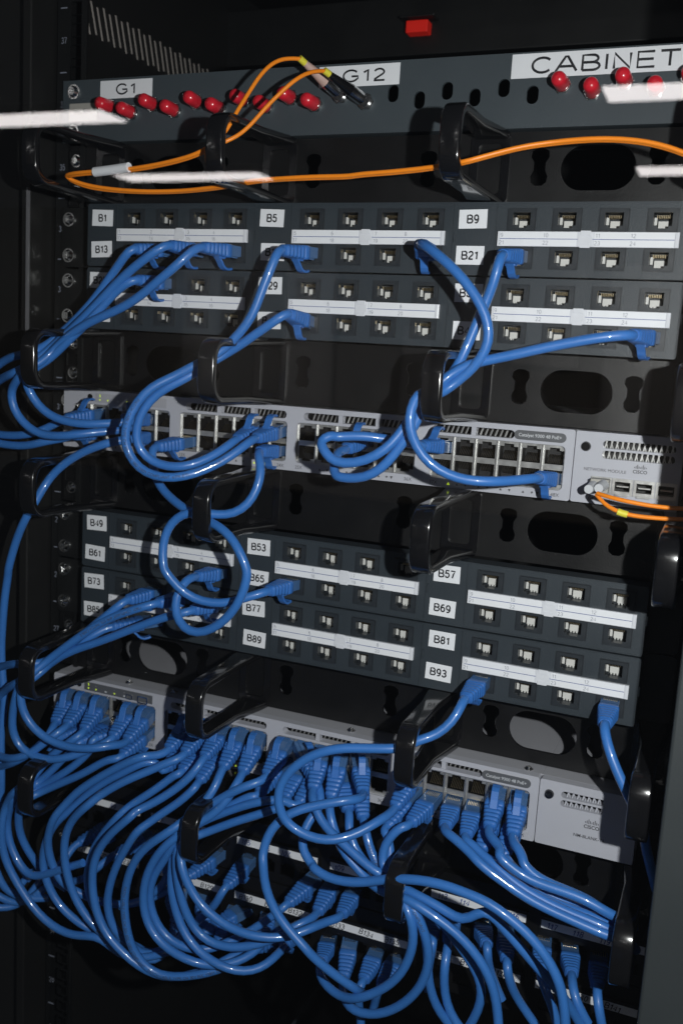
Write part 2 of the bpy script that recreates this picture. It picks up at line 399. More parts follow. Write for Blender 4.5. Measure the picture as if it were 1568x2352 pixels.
# ------------------------------------------------------------------ module patch panels
def jack_mbs():
    f = MB()     # frame and keyed opening
    plate(f, [rr(0, 0, 16.2, 12.4, .5), [(-5.2,-3.2),(-3.2,-3.2),(-3.2,-4.6),(3.2,-4.6),(3.2,-3.2),(5.2,-3.2),(5.2,4.2),(-5.2,4.2)]], -.7, .2)
    plate(f, [rr(0, 0, 17.4, 13.6, .5), rr(0, 0, 16.4, 12.6, .4)], -.25, .2)
    c = MB()
    c.add([(-5.2,.2,-4.6),(5.2,.2,-4.6),(5.2,.2,4.2),(-5.2,.2,4.2),(-5.2,10,-4.6),(5.2,10,-4.6),(5.2,10,4.2),(-5.2,10,4.2)],
          [(0,1,5,4),(1,2,6,5),(2,3,7,6),(3,0,4,7),(4,5,6,7)])
    k = MB()
    for i in range(8): k.box(-3.7+i*.95, -3.4+i*.95, 4.5, 9.5, 1.6, 3.4)
    s = MB(); s.box(-5.0, -3.5, 4.6, 6.0, -2.2, 2.0); s.box(-3.0, 2.4, 7.6, 9.6, -3.6, 0.4)
    for i in range(3): s.box(-2.4+i*1.8, -1.4+i*1.8, 7.3, 9.6, -4.5, -3.61)
    return f, c, k, s
jf, jc, jk, js = jack_mbs()
_t = [jf.build('jack', JACK), jc.build('socket', JACK), jk.build('contacts', GOLD), js.build('shutter', SHUT)]
JD = [o.data for o in _t]
for o in _t: bpy.data.objects.remove(o)
def jack(parent, x, z, flip):
    o = bpy.data.objects.new('jack', JD[0]); col.objects.link(o); o.parent = parent; o.location = Vector((x-150, YP-.3, z))*S
    for nm, d in (('socket', JD[1]), ('contacts', JD[2]), ('shutter', JD[3])):
        c = bpy.data.objects.new(nm, d); col.objects.link(c); c.parent = o
stick = {34: [('B1','B13'),('B5','B17'),('B9','B21')], 33: [('B25','B37'),('B29','B41'),('B33','B45')],
         29: [('B49','B61'),('B53','B65'),('B57','B69')], 28: [('B73','B85'),('B77','B89'),('B81','B93')]}
XS = (-46, 90.5, 227)
for n in (34, 33, 29, 28):
    g0, g1 = stick[n][0][0], stick[n][2][1]
    t = thing('patch_bay', f'slate grey 24 port patch panel with stickers {g0} to {g1} beside its socket groups', 'patch panel', (150, 0, U(n)), 'slate patch panels with twenty four ports')
    O = (-150, 0, 0)
    mb = MB(); wins = [rect(colx(g, c)-8, colx(g, c)+8, z-6, z+6) for g in range(3) for c in range(4) for z in (11.3, -10.7)]
    plate(mb, [rr(147, 0, 411, 43.4, 2)]+wins, YP, YP+2.5)
    mb.box(-57, 351, YP+2.6, YP+16, 19.8, 21.4); mb.box(-57, 351, YP+2.6, YP+16, -21.4, -19.8)
    mb.box(-57.5, -56, YP+2.6, 0, -21, 21); mb.box(350.5, 352, YP+2.6, 0, -21, 21)
    for z in (0,): mb.box(-56, 350.5, YP+14, YP+15, -19.7, 19.7, 1)
    mb.build('faceplate', [PANEL, CAV], t, .6, O)
    mb = MB(); plate(mb, [rr(-73, 0, 42, 43, 3)], -2.4, -.4); mb.build('mounting_ear', RAIL, t, .4, O)
    mb = MB(); plate(mb, [rr(362, 0, 20, 43, 3)], -2.4, -.4); mb.build('mounting_ear', RAIL, t, .4, O)
    for g in range(3):        # module seams and small latch bumps
        mb = MB(); x0 = XG[g]-2; x1 = XG[g]+109
        plate(mb, [rect(x0, x1, -21.4, 21.4), rect(x0+.5, x1-.5, -20.9, 20.9)], YP-.5, YP-.02)
        mb.box(x1+.6, x1+1.6, YP-1, YP-.02, -2, 4)
        mb.build('socket_module', PANEL, t, 0, O)
        for c in range(4):
            for z in (11.3, -10.7): jack(t, colx(g, c), z, 0)
        m = MB(); w0, w1 = XG[g], XG[g]+104.1; mid = (w0+w1)/2
        m.box(w0, w1, YP-2.6, YP-.52, -4.3, 4.3); m.box(w0+1.5, mid-5, YP-2.8, YP-2.6, .25, 4.0, 1); m.box(w0+1.5, mid-5, YP-2.8, YP-2.6, -4.0, -.25, 1)
        m.box(mid+5, w1-2.5, YP-2.8, YP-2.6, .25, 4.0, 1); m.box(mid+5, w1-2.5, YP-2.8, YP-2.6, -4.0, -.25, 1)
        m.box(w0+1.5, w1-2.5, YP-2.9, YP-2.82, -.15, .15, 2)
        so = m.build('label_strip', [CLEAR, WHITE, INKB], t, .15, O)
        m = MB(); m.box(mid-3, mid+3, YP-3.3, YP-2.6, 2.2, 4.9); m.box(mid-3, mid+3, YP-3.3, YP-2.6, -4.9, -2.2); 
        m.box(mid-4.2, mid+4.2, YP-2.95, YP-2.6, -4.3, 4.3); m.build('clip', CLEAR, so, .2)
        m = MB(); m.box(w1-2.2, w1-.2, YP-3.3, YP-2.6, -4.2, 4.2); m.build('clip', CLEAR, so, .2)
        m = MB()
        for c in range(4):
            xx = (w0+2.6, w0+29, mid+7, w0+79)[c]
            strokes(m, str(1+g*4+c), xx, 2.1, YP-2.9, 3.0, .045); strokes(m, str(13+g*4+c), xx, -2.2, YP-2.9, 3.0, .045)
        m.build('lettering', INKG, so)
        x = XS[g]
        for s, z in zip(stick[n][g], (12.2, -10.3)):
            jx, jz = random.uniform(-1,1), random.uniform(-.6,.6)
            sticker(t, x-8.8+jx, x+8.8+jx, z-5.6+jz, z+5.6+jz, YP-.8, s, 6.3, 1, off=O, bold=.012, tilt=random.uniform(-.03,.04))
    for x, z in ((-87, 13), (-87, -13)): screw(t, x-150, -2.4, z)

# ------------------------------------------------------------------ network switches
WX = [(-74, 11), (19, 105), (112, 198), (208.5, 294)]
def px(g, c): return WX[g][0]+7.2+14.3*c
PZ = (4.6, -9.4)
def triangle(m, x, z, s, up, y, mi=0):
    d = s if up else -s
    m.add([(x-s*.8, y, z-d*.6), (x+s*.8, y, z-d*.6), (x, y, z+d*.8)], [(0,1,2) if up else (2,1,0)], mi)
def logo(m, x, z, y, k):
    for i, h in enumerate((1.4, 2.6, 4.4, 2.6, 1.4, 2.6, 4.4, 2.6, 1.4)):
        m.box(x+(i-4)*1.35*k-.3*k, x+(i-4)*1.35*k+.3*k, y-.1, y, z+1.2*k-(h*.25 if h < 4 else 0.9)*k, z+(1.2+h*.75)*k)
    text(m, 'CISCO', x, z-2.6*k, y-.05, 4.6*k, bold=.02)
def switch(n, Y, blank):
    lab = ('upper grey network switch with a fibre module on its right and few cables', 'lower grey network switch crowded with blue plugs, blank module on its right')[blank]
    t = thing('network_switch', lab, 'network switch', (140, 0, U(n)), 'grey rack switches'); O = (-140, 0, 0)
    mb = MB(); mb.box(-83, 299.3, Y+7, 380, 20.3, 21.8); mb.box(-83, 361, Y+7, 380, -21.8, -20.3); mb.box(-83, -81.5, Y+7, 380, -20.3, 20.3); mb.box(359.5, 361, Y+20, 380, -20.3, 20.3)
    mb.box(299.3, 361, Y+7, 380, 20.3, 21.8); mb.box(-81.5, 359.5, Y+18, Y+20, -20.2, 20.2, 1); mb.box(-81, 359, 375, 380, -20, 20)
    mb.build('chassis', [GREYT, CAV], t, .3, O)
    mb = MB(); holes = [rr((a+b)/2, -2.35, b-a, 27.7, 3) for a, b in WX]
    vents = [(24, 104, 3), (117, 197, 3), (209, 262, 2)]
    for a, b, k in vents: holes.append(rr((a+b)/2, 16.0, b-a, 5.2, 2.5))
    plate(mb, [rr(108.1, 0, 382.2, 44, 1.6)]+holes, Y, Y+6.9)
    mb.build('bezel', GREY, t, .5, O)
    mb = MB()
    for a, b, k in vents:
        w = (b-a)/k
        for i in range(1, k): mb.box(a+w*i-1.5, a+w*i+1.5, Y+1, Y+6, 13, 19)
        for i in range(int((b-a)/3.2)): 
            xx = a+3+i*3.2; mb.add([(xx,Y+8,13),(xx+1.1,Y+8,13),(xx+3.1,Y+8,19),(xx+2,Y+8,19)], [(0,1,2,3)], 1)
    mb.build('vent_grille', [GREY, SHIELD], t, 0, O)
    for g, (a, b) in enumerate(WX):
        mb = MB(); holes = []; cav = MB(); pins = MB()
        for c in range(6):
            for r, z in enumerate(PZ):
                x = px(g, c); s = 1 if r == 0 else -1
                ol = [(x-5.8, z-5.2*s), (x+5.8, z-5.2*s), (x+5.8, z+3.6*s), (x+3.1, z+3.6*s), (x+3.1, z+5.2*s), (x-3.1, z+5.2*s), (x-3.1, z+3.6*s), (x-5.8, z+3.6*s)]
                holes.append(ol if s > 0 else ol[::-1])
                cav.box(x-6, x+6, Y+13, Y+13.4, z-5.5, z+5.5)
                for i in range(8): pins.add([(x-4+i*1.1, Y+4.5, z-4.6*s), (x-3.5+i*1.1, Y+4.5, z-4.6*s), (x-3.5+i*1.1, Y+11, z+.4*s), (x-4+i*1.1, Y+11, z+.4*s)], [(0,1,2,3)])
                for xx in (x-6.5, x+6.5): cav.box(xx-.4, xx+.4, Y+4.2, Y+13, z-5.5, z+5.5)
                cav.box(x-6, x+6, Y+4.2, Y+13, z+5.4, z+5.9); cav.box(x-6, x+6, Y+4.2, Y+13, z-5.9, z-5.4)
        plate(mb, [rect(a, b, -16.5, 11.8)]+holes, Y+2.6, Y+3.6)
        for c in range(7): mb.box(a-.3+14.3*c if c else a, a+.4+14.3*c, Y+1.0, Y+2.6, -15.8, 11)
        o = mb.build('port_block', SHIELD, t, .15, O)
        cav.build('socket', CAV, o); pins.build('contacts', GOLD, o)
    m = MB(); y = Y-.06
    for g in range(4):
        x = WX[g][0]
        if g: text(m, str(12*g+1)+'X', x+3, -19.2, y, 3.2)
        text(m, str(12*g+12)+'X', WX[g][1]-4, -19.2, y, 3.2)
        for c in range(6 if g else 5):
            lit = (g, c) in ((1,4),(1,5),(3,0),(0,1))
            x1 = px(g, c)
            if c and c < 5:
                triangle(m, x1-2.6, -19.2, 1.1, True, y, 1 if lit else 0); triangle(m, x1+3, -19.2, 1.1, False, y, 1 if lit and c > 4 else 0)
            if c == 5 or (g, c) == (3, 0): triangle(m, x1-8 if c else x1+6, -19.2, 1.3, c == 0, y, 1 if lit else 0)
    m.build('port_marks', [INKD, LED], t, 0, O)
    m = MB(); m.box(-54, 8, Y-.3, Y-.02, 13.2, 19.8); lp = m.build('status_strip', GREYD if blank else GREYT, t, 0, O)
    m = MB()
    for i, (cx_, l, r2) in enumerate(((-50,1,1),(-43,0,1),(-34,0,0),(-26,0,1),(-17,0,0))):
        if i == 0: text(m, 'S', cx_, 18, y-.3, 2.6, 1, bold=.03)
        elif i == 1 or i > 2: text(m, '-', cx_, 18, y-.3, 2.6, 0)
        (triangle(m, cx_, 15, 1.0, False, y-.3, 1) if r2 else m.box(cx_-.8, cx_+.8, y-.4, y-.3, 14.4, 15.6, 0))
    m.build('status_lights', [PALE, LED], lp)
    m = MB(); m.cyl((-59, Y-.2, 16.8), (-59, Y-.3, 16.8), 2.3, 16); m.build('mode_button', CAV, t, 0, O)
    m = MB(); plate(m, [rr(-.5, 14.9, 9, 5.6, 1), rr(-.5, 14.9, 7.4, 4.0, .6)], Y-.9, Y-.1); plate(m, [rr(-12.5, 15.2, 5.6, 4.0, 1), rr(-12.5, 15.2, 4.2, 2.6, .6)], Y-.9, Y-.1)
    if blank: m.build('usb_port', STEEL, t, 0, O)
    m = MB(); plate(m, [rr(278, 16.3, 32, 5.8, 2.9)], Y-.9, Y-.05); np_ = m.build('name_badge', GREYD, t, .2, O)
    m = MB(); text(m, 'Catalyst 9300 48 PoE+', 278, 16.3, Y-1.0, 2.9, bold=.01); m.build('lettering', PALE, np_)
    # module on the right
    mb = MB()
    if blank:
        plate(mb, [rr(330.2, 0, 61, 43.6, 1.2), rr(327, 14.2, 27, 4.4, 2.1), rr(327, 8.4, 27, 4.4, 2.1)], Y, Y+6.9)
        mo = mb.build('blank_module', GREY, t, .5, O)
        m = MB(); logo(m, 334, -1.5, Y-.1, .72); text(m, 'NM-BLANK-T1', 333, -10.5, Y-.12, 3.0, bold=.01); m.build('lettering', INKD, mo)
    else:
        plate(mb, [rr(331, 0, 62.6, 43.6, 1.2), rr(337, 14.8, 42, 4.8, 2.2), rr(337, 8.6, 42, 4.8, 2.2)]+[rect(311.5+12.6*i, 323+12.6*i, -14.6, -5.2) for i in range(4)], Y, Y+6.9)
        mo = mb.build('fibre_module', GREY, t, .4, O)
        m = MB(); text(m, 'NETWORK MODULE', 306, -1.0, Y-.1, 2.7, align='LEFT'); logo(m, 339, 1.6, Y-.1, .62)
        for i in range(4): text(m, 'G'+str(i+1), 312+12.6*i, -18.8, Y-.1, 2.8); m.box(315+12.6*i, 318.5+12.6*i, Y-.15, Y-.05, -18.9, -18.3)
        m.build('lettering', INKD, mo)
        m = MB()
        for i in range(4):
            x0 = 311.5+12.6*i; plate(m, [rect(x0-.3, x0+11.8, -14.9, -4.9), rect(x0+1.3, x0+10.2, -12.6, -6.9)], Y-1.2, Y+6); m.box(x0+2, x0+9.5, Y-2.6, Y-1.3, -15.4, -14.2); m.box(x0+2.2, x0+9.2, Y+1, Y+5, -10.2, -9.4)
        m.build('module_cage', SHIELD, mo)
    g = MB()
    for r, z in enumerate((14.6, 8.6)):
        for i in range(13 if not blank else 8):
            x0 = 316.5+3.2*i-(0 if r == 0 else 1)
            g.add([(x0, Y+3, z-2.6), (x0+.9, Y+3, z-2.6), (x0+1.9, Y+3, z+2.6), (x0+1.0, Y+3, z+2.6)], [(0,1,2,3)])
            g.add([(x0+1.8, Y+3.2, z-2.6), (x0+2.4, Y+3.2, z-2.6), (x0+.9, Y+3.2, z+2.6), (x0+.3, Y+3.2, z+2.6)], [(0,1,2,3)])
    g.build('module_grille', GREY if blank else SHIELD, mo)
    m = MB(); m.cyl((306, Y, 12.6), (306, Y-1.6, 12.6), 3.1, 20, r2=2.6); m.cyl((306, Y-1.6, 12.6), (306, Y-1.9, 12.6), 1.3, 6); m.build('thumbscrew', RING, mo)
    for x in (-20, 20, 165, 290): 
        if blank: s_ = screw(t, x-140, 0, 0, .55); s_.location = Vector((x-140, -8, 21.7))*S; s_.rotation_euler = (math.radians(-90), 0, 0)
    for z in (12, -12): screw(t, -88-140, -.4, z)
    mb = MB(); mb.box(-95, -83.6, -.4, 1.2, -20, 20); mb.build('mounting_ear', RAIL, t, .3, O)
    return t
switch(31, YS31, 0); switch(26, YS26, 1)

# ------------------------------------------------------------------ black lower patch panels with handwritten strips
hw = {24: ['97 98 99 100', '101 102 103 104', '105 106 107 108', '109 110 111 112', '113 114 115 116', '117 118 119 120'],
      23: ['B121 B122 B123', 'B127 B128 B129', 'B130 B131 B132', 'B133 B134 B135', 'B136 B137 B138', 'B139 B140 B141']}
for n in (24, 23):
    t = thing('patch_bay', ('black patch panel with blue handwritten strips from 97 to 120, below the lower switch', 'black patch panel with handwritten strips such as B134 and B135, the lowest panel')[n == 23], 'patch panel', (150, 0, U(n)), 'black patch panels with handwritten strips')
    O = (-150, 0, 0); mb = MB(); wins = []
    X0s = [-74.5+76.4*s for s in range(6)]
    ports = [X0s[s]+9+16.2*c for s in range(6) for c in range(4)]
    for x in ports: wins.append([(x-5.8,-14.5),(x+5.8,-14.5),(x+5.8,-6),(x+3,-6),(x+3,-4.5),(x-3,-4.5),(x-3,-6),(x-5.8,-6)])
    plate(mb, [rect(-94, 385, -21.6, 21.6)]+wins, -3, -1)
    mb.box(-94, 385, -1, 30, 20, 21.6); mb.box(-80, 370, 14, 15, -19, 19)
    for s in range(6): mb.box(X0s[s]-1.5, X0s[s]+67.5, -5.2, -3.1, -3, 10)
    mb.build('faceplate', BLACK, t, .4, O)
    for s in range(6):
        m = MB(); z = 5.0; m.box(X0s[s], X0s[s]+66.2, -5.6, -5.3, z-2.8, z+2.8)
        so = m.build('label_strip', WHITE, t, 0, O)
        m = MB(); ws = hw[n][s].split()
        for i, k in enumerate(ws): strokes(m, k, X0s[s]+(7+17*i if len(ws) == 4 else 9+21*i)+random.uniform(-1,1), z+random.uniform(-.4,.4), -5.72, 5.3, .062, .9, random.uniform(-.06,.06), .25, .05)
        m.build('lettering', INKB if n == 24 else INK, so)
    for z in (12, -12): screw(t, -84-150, -3, z, .8)

# ------------------------------------------------------------------ connectors
def boot_mb():
    m = MB(); rings = []; N = 20
    def ring(a, w, h, p):
        o = []
        for k in range(N):
            t = 2*math.pi*(k+.5)/N; c, s = math.cos(t), math.sin(t); e = 2/p
            o.append((math.copysign(abs(c)**e, c)*w/2, a, math.copysign(abs(s)**e, s)*h/2))
        return o
    rings += [ring(9.5, 11.9, 8.8, 7), ring(9.8, 12.4, 9.2, 7), ring(14.2, 12.4, 9.2, 7), ring(14.5, 11.6, 8.6, 6)]
    for i in range(5):
        a = 15.0+i*3.3; f = i/5.0; wv = 12.2-4.0*f; hv = 9.0-1.6*f; p = 5.5-2.4*f
        rings += [ring(a, wv-1.5, hv-1.3, p), ring(a+.45, wv-.2, hv-.1, p), ring(a+2.1, wv-.3, hv-.2, p), ring(a+2.6, wv-1.7, hv-1.5, p)]
    rings += [ring(32.0, 6.7, 6.3, 2.4)]
    m.loft(rings, 0, True)
    return m
def hook_mb():
    m = MB(); path = [(18.5, 3.6), (16.5, 5.6), (14.6, 7.6), (13.2, 9.6), (11.2, 11.2), (8.6, 11.9), (5.8, 11.6), (4.4, 11.0)]
    rings = []
    for i, (a, h) in enumerate(path):
        p = path[max(0, i-1)]; q = path[min(len(path)-1, i+1)]; ta, th = q[0]-p[0], q[1]-p[1]; l = math.hypot(ta, th); na, nh = -th/l, ta/l
        w = 2.4; k = .75
        rings.append([(-w, a-na*k, h-nh*k), (w, a-na*k, h-nh*k), (w, a+na*k, h+nh*k), (-w, a+na*k, h+nh*k)])
    m.loft(rings, 0, False); m.box(-3.1, 3.1, 12.5, 17.5, 4.2, 5.6)
    return m
def housing_mb():
    m = MB(); m.box(-5.6, 5.6, -6, 10, -3.9, 3.0)
    m.box(-3.0, 3.0, -6, 9.6, 3.0, 4.0)
    for i in range(8): m.box(-4.1+i*1.1, -3.6+i*1.1, -3.5, 2.4, -4.15, -3.85, 1)
    return m
_t = [housing_mb().build('plug', [BLUEC, GOLD], None, .25), boot_mb().build('strain_boot', BLUEB), hook_mb().build('latch_cover', BLUEB, None, .3)]
PD = _t
def add_plug(root, X, Y, Z, end, flip, hook=True):
    p = Vector((X, Y, Z)); yv = (end-p).normalized(); zr = Vector((0, 0, -1 if flip else 1))
    xv = yv.cross(zr).normalized(); zv = xv.cross(yv).normalized()
    Mx = Matrix((xv, yv, zv)).transposed().to_4x4(); Mx.translation = p*S-root.location
    o = PD[0].copy(); col.objects.link(o); o.parent = root; o.matrix_local = Mx
    b = PD[1].copy(); col.objects.link(b); b.parent = o
    if hook: h = PD[2].copy(); col.objects.link(h); h.parent = o
    return p + yv*30.5, yv

# ------------------------------------------------------------------ cable tracing
CR = dict(A=(0,0,.5127), B=(764.1,0,.5127), C=(0,436.3,.5127), D=(764.1,436.3,.5127), E=(0,861.2,.5127), F=(764.1,861.2,.5127),
          G=(0,1263,.5127), H=(764.1,1263,.5127), I=(0,1550.1,.5127), J=(764.1,1550.1,.5127), K=(0,1892.3,.5127), L=(764.1,1892.3,.5127),
          M=(0,1538.7,.2563), N=(344.5,1550.2,.2563), O=(574.2,1665,.2563), P=(918.6,1665,.2563), Q=(0,1837.3,.2563),
          R=(287.1,1894.7,.2929), S=(689,1952.2,.2929), T=(1090.9,1952.2,.2563), W=(0,0,1))
def parse(s):
    c = None; pts = []
    for tk in s.split():
        if tk.isalpha(): c = CR[tk]; continue
        q = [float(v) for v in tk.split(',')]
        pts.append([c[0]+q[0]*c[2], c[1]+q[1]*c[2], q[2] if len(q) > 2 else None])
    known = [i for i, p in enumerate(pts) if p[2] is not None]
    for i, p in enumerate(pts):
        if p[2] is None:
            lo = [k for k in known if k < i]; hi = [k for k in known if k > i]
            if lo and hi:
                a, b = lo[-1], hi[0]; p[2] = pts[a][2]+(pts[b][2]-pts[a][2])*(i-a)/(b-a)
            else: p[2] = pts[(lo or hi)[-1 if lo else 0]][2]
    return [un(*p) for p in pts]
def spline(P, step=5.0):
    P = [P[0]*2-P[1]] + P + [P[-1]*2-P[-2]]; out = []
    for i in range(1, len(P)-2):
        p0, p1, p2, p3 = P[i-1:i+3]
        t01 = max((p1-p0).length, 1e-3)**.5; t12 = max((p2-p1).length, 1e-3)**.5; t23 = max((p3-p2).length, 1e-3)**.5
        m1 = (p2-p1)+((p1-p0)/t01-(p2-p0)/(t01+t12))*t12; m2 = (p2-p1)+((p3-p2)/t23-(p3-p1)/(t12+t23))*t12
        n = max(2, int((p2-p1).length/step))
        for k in range(n):
            t = k/n; out.append(p1*(2*t**3-3*t*t+1)+m1*(t**3-2*t*t+t)+p2*(-2*t**3+3*t*t)+m2*(t**3-t*t))
    out.append(P[-2]); 
    for _ in range(3):
        out = [out[0]]+[(out[i-1]+out[i]*2+out[i+1])/4 for i in range(1, len(out)-1)]+[out[-1]]
    return out
def port(s):
    """s = 'panel/switch group column row' or 'x:X,Z' for the black panels"""
    if s.startswith('x:'):
        X, Z = [float(v) for v in s[2:].split(',')]; return X, -3.0, Z, True
    dev, g, c, r = s.split(); n = int(dev); g = int(g)-1; c = int(c)-1
    if n in (31, 26):
        Y = YS31 if n == 31 else YS26
        return px(g, c), Y, U(n)+PZ[r == 'b'], r == 'b'
    return colx(g, c), YP, U(n)+(11.3 if r == 't' else -10.7), True
def cable_print(root, C, r, s0, words):
    """printing that runs along the jacket"""
    D = [0.0]
    for i in range(1, len(C)): D.append(D[-1]+(C[i]-C[i-1]).length)
    def at(s, h):
        i = max(1, min(len(C)-1, next((k for k in range(len(D)) if D[k] >= s), len(D)-1)))
        f = (s-D[i-1])/max(D[i]-D[i-1], 1e-6); p = C[i-1].lerp(C[i], f); t = (C[i]-C[i-1]).normalized()
        v = Vector((.35, -1, .1)); v = (v-t*v.dot(t)).normalized(); b = v.cross(t); a = h/r
        return p+(v*math.cos(a)+b*math.sin(a))*(r+.02)
    m = MB(); cur = s0; sz = 2.5; L = root.location/S
    for ch in words:
        if ch in GLY:
            for st in GLY[ch][0]:
                pts = []
                for (a, b), (a2, b2) in zip(st, st[1:]):
                    for k in range(2): pts.append(at(cur+(a+(a2-a)*k/2)*sz, (b+(b2-b)*k/2-.36)*sz))
                pts.append(at(cur+st[-1][0]*sz, (st[-1][1]-.36)*sz))
                m.tube([p-L for p in pts], .14, 4)
            cur += (GLY[ch][1]+.14)*sz
        else: cur += .4*sz
        if cur > D[-1]-30: break
    m.build('jacket_print', INKD, root)
NC = [0]
def cable(label, a, path, b=None, r=2.95, mt=BLUE, group='blue patch cables', name='patch_cable', hook=True, words=None, s0=0):
    P = parse(path); NC[0] += 1
    root = thing(name, label, 'cable', P[0], group)
    if a:
        X, Y, Z, fl = port(a); e, d = add_plug(root, X, Y, Z, P[0], fl, hook); P = [e, e+d*7] + P[1:]
    if b:
        X, Y, Z, fl = port(b); e, d = add_plug(root, X, Y, Z, P[-1], fl, hook); P = P[:-1]+[e+d*7, e]
    C = spline(P); mb = MB(); mb.tube(C, r, 14)
    L = root.location/S
    mb.v = [tuple(Vector(v)-L) for v in mb.v]
    j = mb.build('jacket', mt, root)
    if words: cable_print(root, C, r, s0, words)
    return root
# --- upper panels to the left ring
cable('blue cable from the second socket right of B13, looping back into the upper switch', '34 1 2 b',
 'C 605,262,-50 540,325 485,400 430,480 330,590 230,680,-50 175,715,-62 110,735,-70 60,745 0,775,-60 -120,900,-50 E -160,60,-45 -120,200 -60,255 0,268 60,272 150,262,-50 240,225,-45 300,195,-43', '31 1 2 t')
cable('blue cable from the third socket beside sticker B13, leaving the picture at the left', '34 1 3 b',
 'C 762,247,-50 680,285,-58 600,345 510,430 430,515 330,615 230,705,-55 185,745,-65 120,790 70,815,-72 0,850,-60 -120,960,-50 E -130,200 -60,290 0,308 120,318 220,292,-52 290,285,-45 330,270,-42', '31 1 2 b')
cable('blue cable from the last socket beside sticker B13, sweeping below the upper switch vents', '34 1 4 b',
 'C 905,255,-50 800,330,-64 720,395 640,465 540,530 430,578 330,635 230,725,-60 185,775,-68 120,800,-74 90,830,-76 65,870,-70 E 52,60 50,120 75,180 130,240 210,272 330,268,-62 440,255 520,248,-42 580,240,-40', '31 1 4 t')
cable('blue cable from the second upper socket below the B13 row, ending at the upper switch', '33 1 2 t',
 'C 618,402,-50 530,440,-54 460,520 380,605 300,680 200,775,-62 140,800,-72 115,850,-74 E 118,40 150,110 220,180 320,214 430,220,-60 520,214,-50 600,208,-44', '31 1 5 t')
# --- B17 and B41, big double loop
cable('blue cable from the socket beside sticker B17, outer one of the big double loop', '34 2 1 b',
 'C 1262,268,-50 1225,330,-58 1180,420 1150,520 1110,600 1040,675 980,735,-64 900,770,-72 850,797,-74 750,850,-80 E 680,48,-86 610,120 565,210,-92 556,290 575,355 620,420 690,455 780,465,-85 880,440 1000,385 1090,320,-55 1142,285,-44', '31 2 6 t', words='PATCH CABLE TYPE CM 30V 60C 180 11801 COMPLIANT 4PR ETL   PATCH CABLE TYPE CM 30V 60C 180 11801 COMPLIANT 4PR ETL   PATCH CABLE TYPE CM 30V 60C 180 11801 COMPLIANT 4PR ETL   ', s0=140)
cable('blue cable from the socket beside sticker B41, inner one of the big double loop', '33 2 1 b',
 'C 1292,556,-50 1220,595,-56 1150,640 1070,700 990,745,-58 900,800,-68 850,832,-72 780,870,-76 E 700,80,-80 640,150 608,230,-84 610,310 650,370 720,405 820,412,-74 920,380 1000,335 1055,292,-44', '31 2 5 t')
cable('blue cable from the lower plug of the upper switch, looping to the socket beside B65', '31 2 6 b',
 'E 1165,345,-42 1172,400,-54 1165,470 1135,550 1085,605 1010,632,-66 940,620,-70 870,615,-74 820,622,-74 770,655,-74 735,720 725,800 735,880 G 740,90,-78 790,170 870,222 990,243 1090,218,-60 1200,185,-50', '29 2 1 b')
cable('blue cable that forms the round loop in front of the sockets right of B61', '31 2 1 b',
 'E 705,322,-42 682,375,-50 690,440 715,500,-58 780,565 850,615,-70 900,640,-70 940,658,-72 1010,700 1070,780,-80 1100,860 G 1110,95 1097,170 1060,255 990,330 920,372 850,372 800,330,-76 778,250 800,180 835,135,-62 880,120,-50', '29 1 4 b')
cable('blue cable dropping from the upper switch through the far left ring below it', '31 1 5 b',
 'E 610,285,-42 560,290,-50 500,300,-58 400,332 300,388 225,455,-62 185,520,-66 150,580,-76 115,640,-76 80,720 55,800,-70 35,880 G 38,100 22,200 12,320 5,440,-60 10,560 20,680 5,800 M 10,1100,-60 -20,1400')
# --- right ring above the upper switch
cable('blue cable from the last socket in the B17 row, crossing down past the B21 sticker', '34 2 4 b',
 'D 392,240,-52 440,265,-66 520,330 590,405,-70 645,480 685,560 703,640 690,710 640,790,-66 560,855,-64 500,900,-66 450,930,-74 F 405,60,-76 360,110,-80 338,200,-84 350,270 400,370 470,425 560,465 680,478,-70 800,474 920,462,-46', '31 4 6 b')
cable('blue cable from the first socket right of sticker B21, leading down to the ring', '34 3 1 b',
 'D 762,290,-50 735,370,-58 700,470,-54 650,580 610,680 575,760,-56 530,830,-62 490,880,-68 F 440,20,-74 400,100,-74 350,190,-70 290,280 200,360,-78 100,400 0,392 E 1465,355,-80 1430,310 1445,280 1500,268 F 0,282 100,268,-66 220,285 330,302,-52 405,318,-43', '31 4 1 t')
cable('long blue cable running left from the last socket of the panel with sticker B45', '33 3 4 b',
 'D 1345,650,-50 1230,655,-58 1080,680 920,712 780,745 640,772,-64 560,800 500,850,-66 450,890,-72 F 410,95,-70 395,160 370,225 300,320 220,420,-72 110,470 20,455 E 1508,455,-70 1485,410 1510,370,-60 F 20,345,-52 60,332,-43', '31 3 4 t')
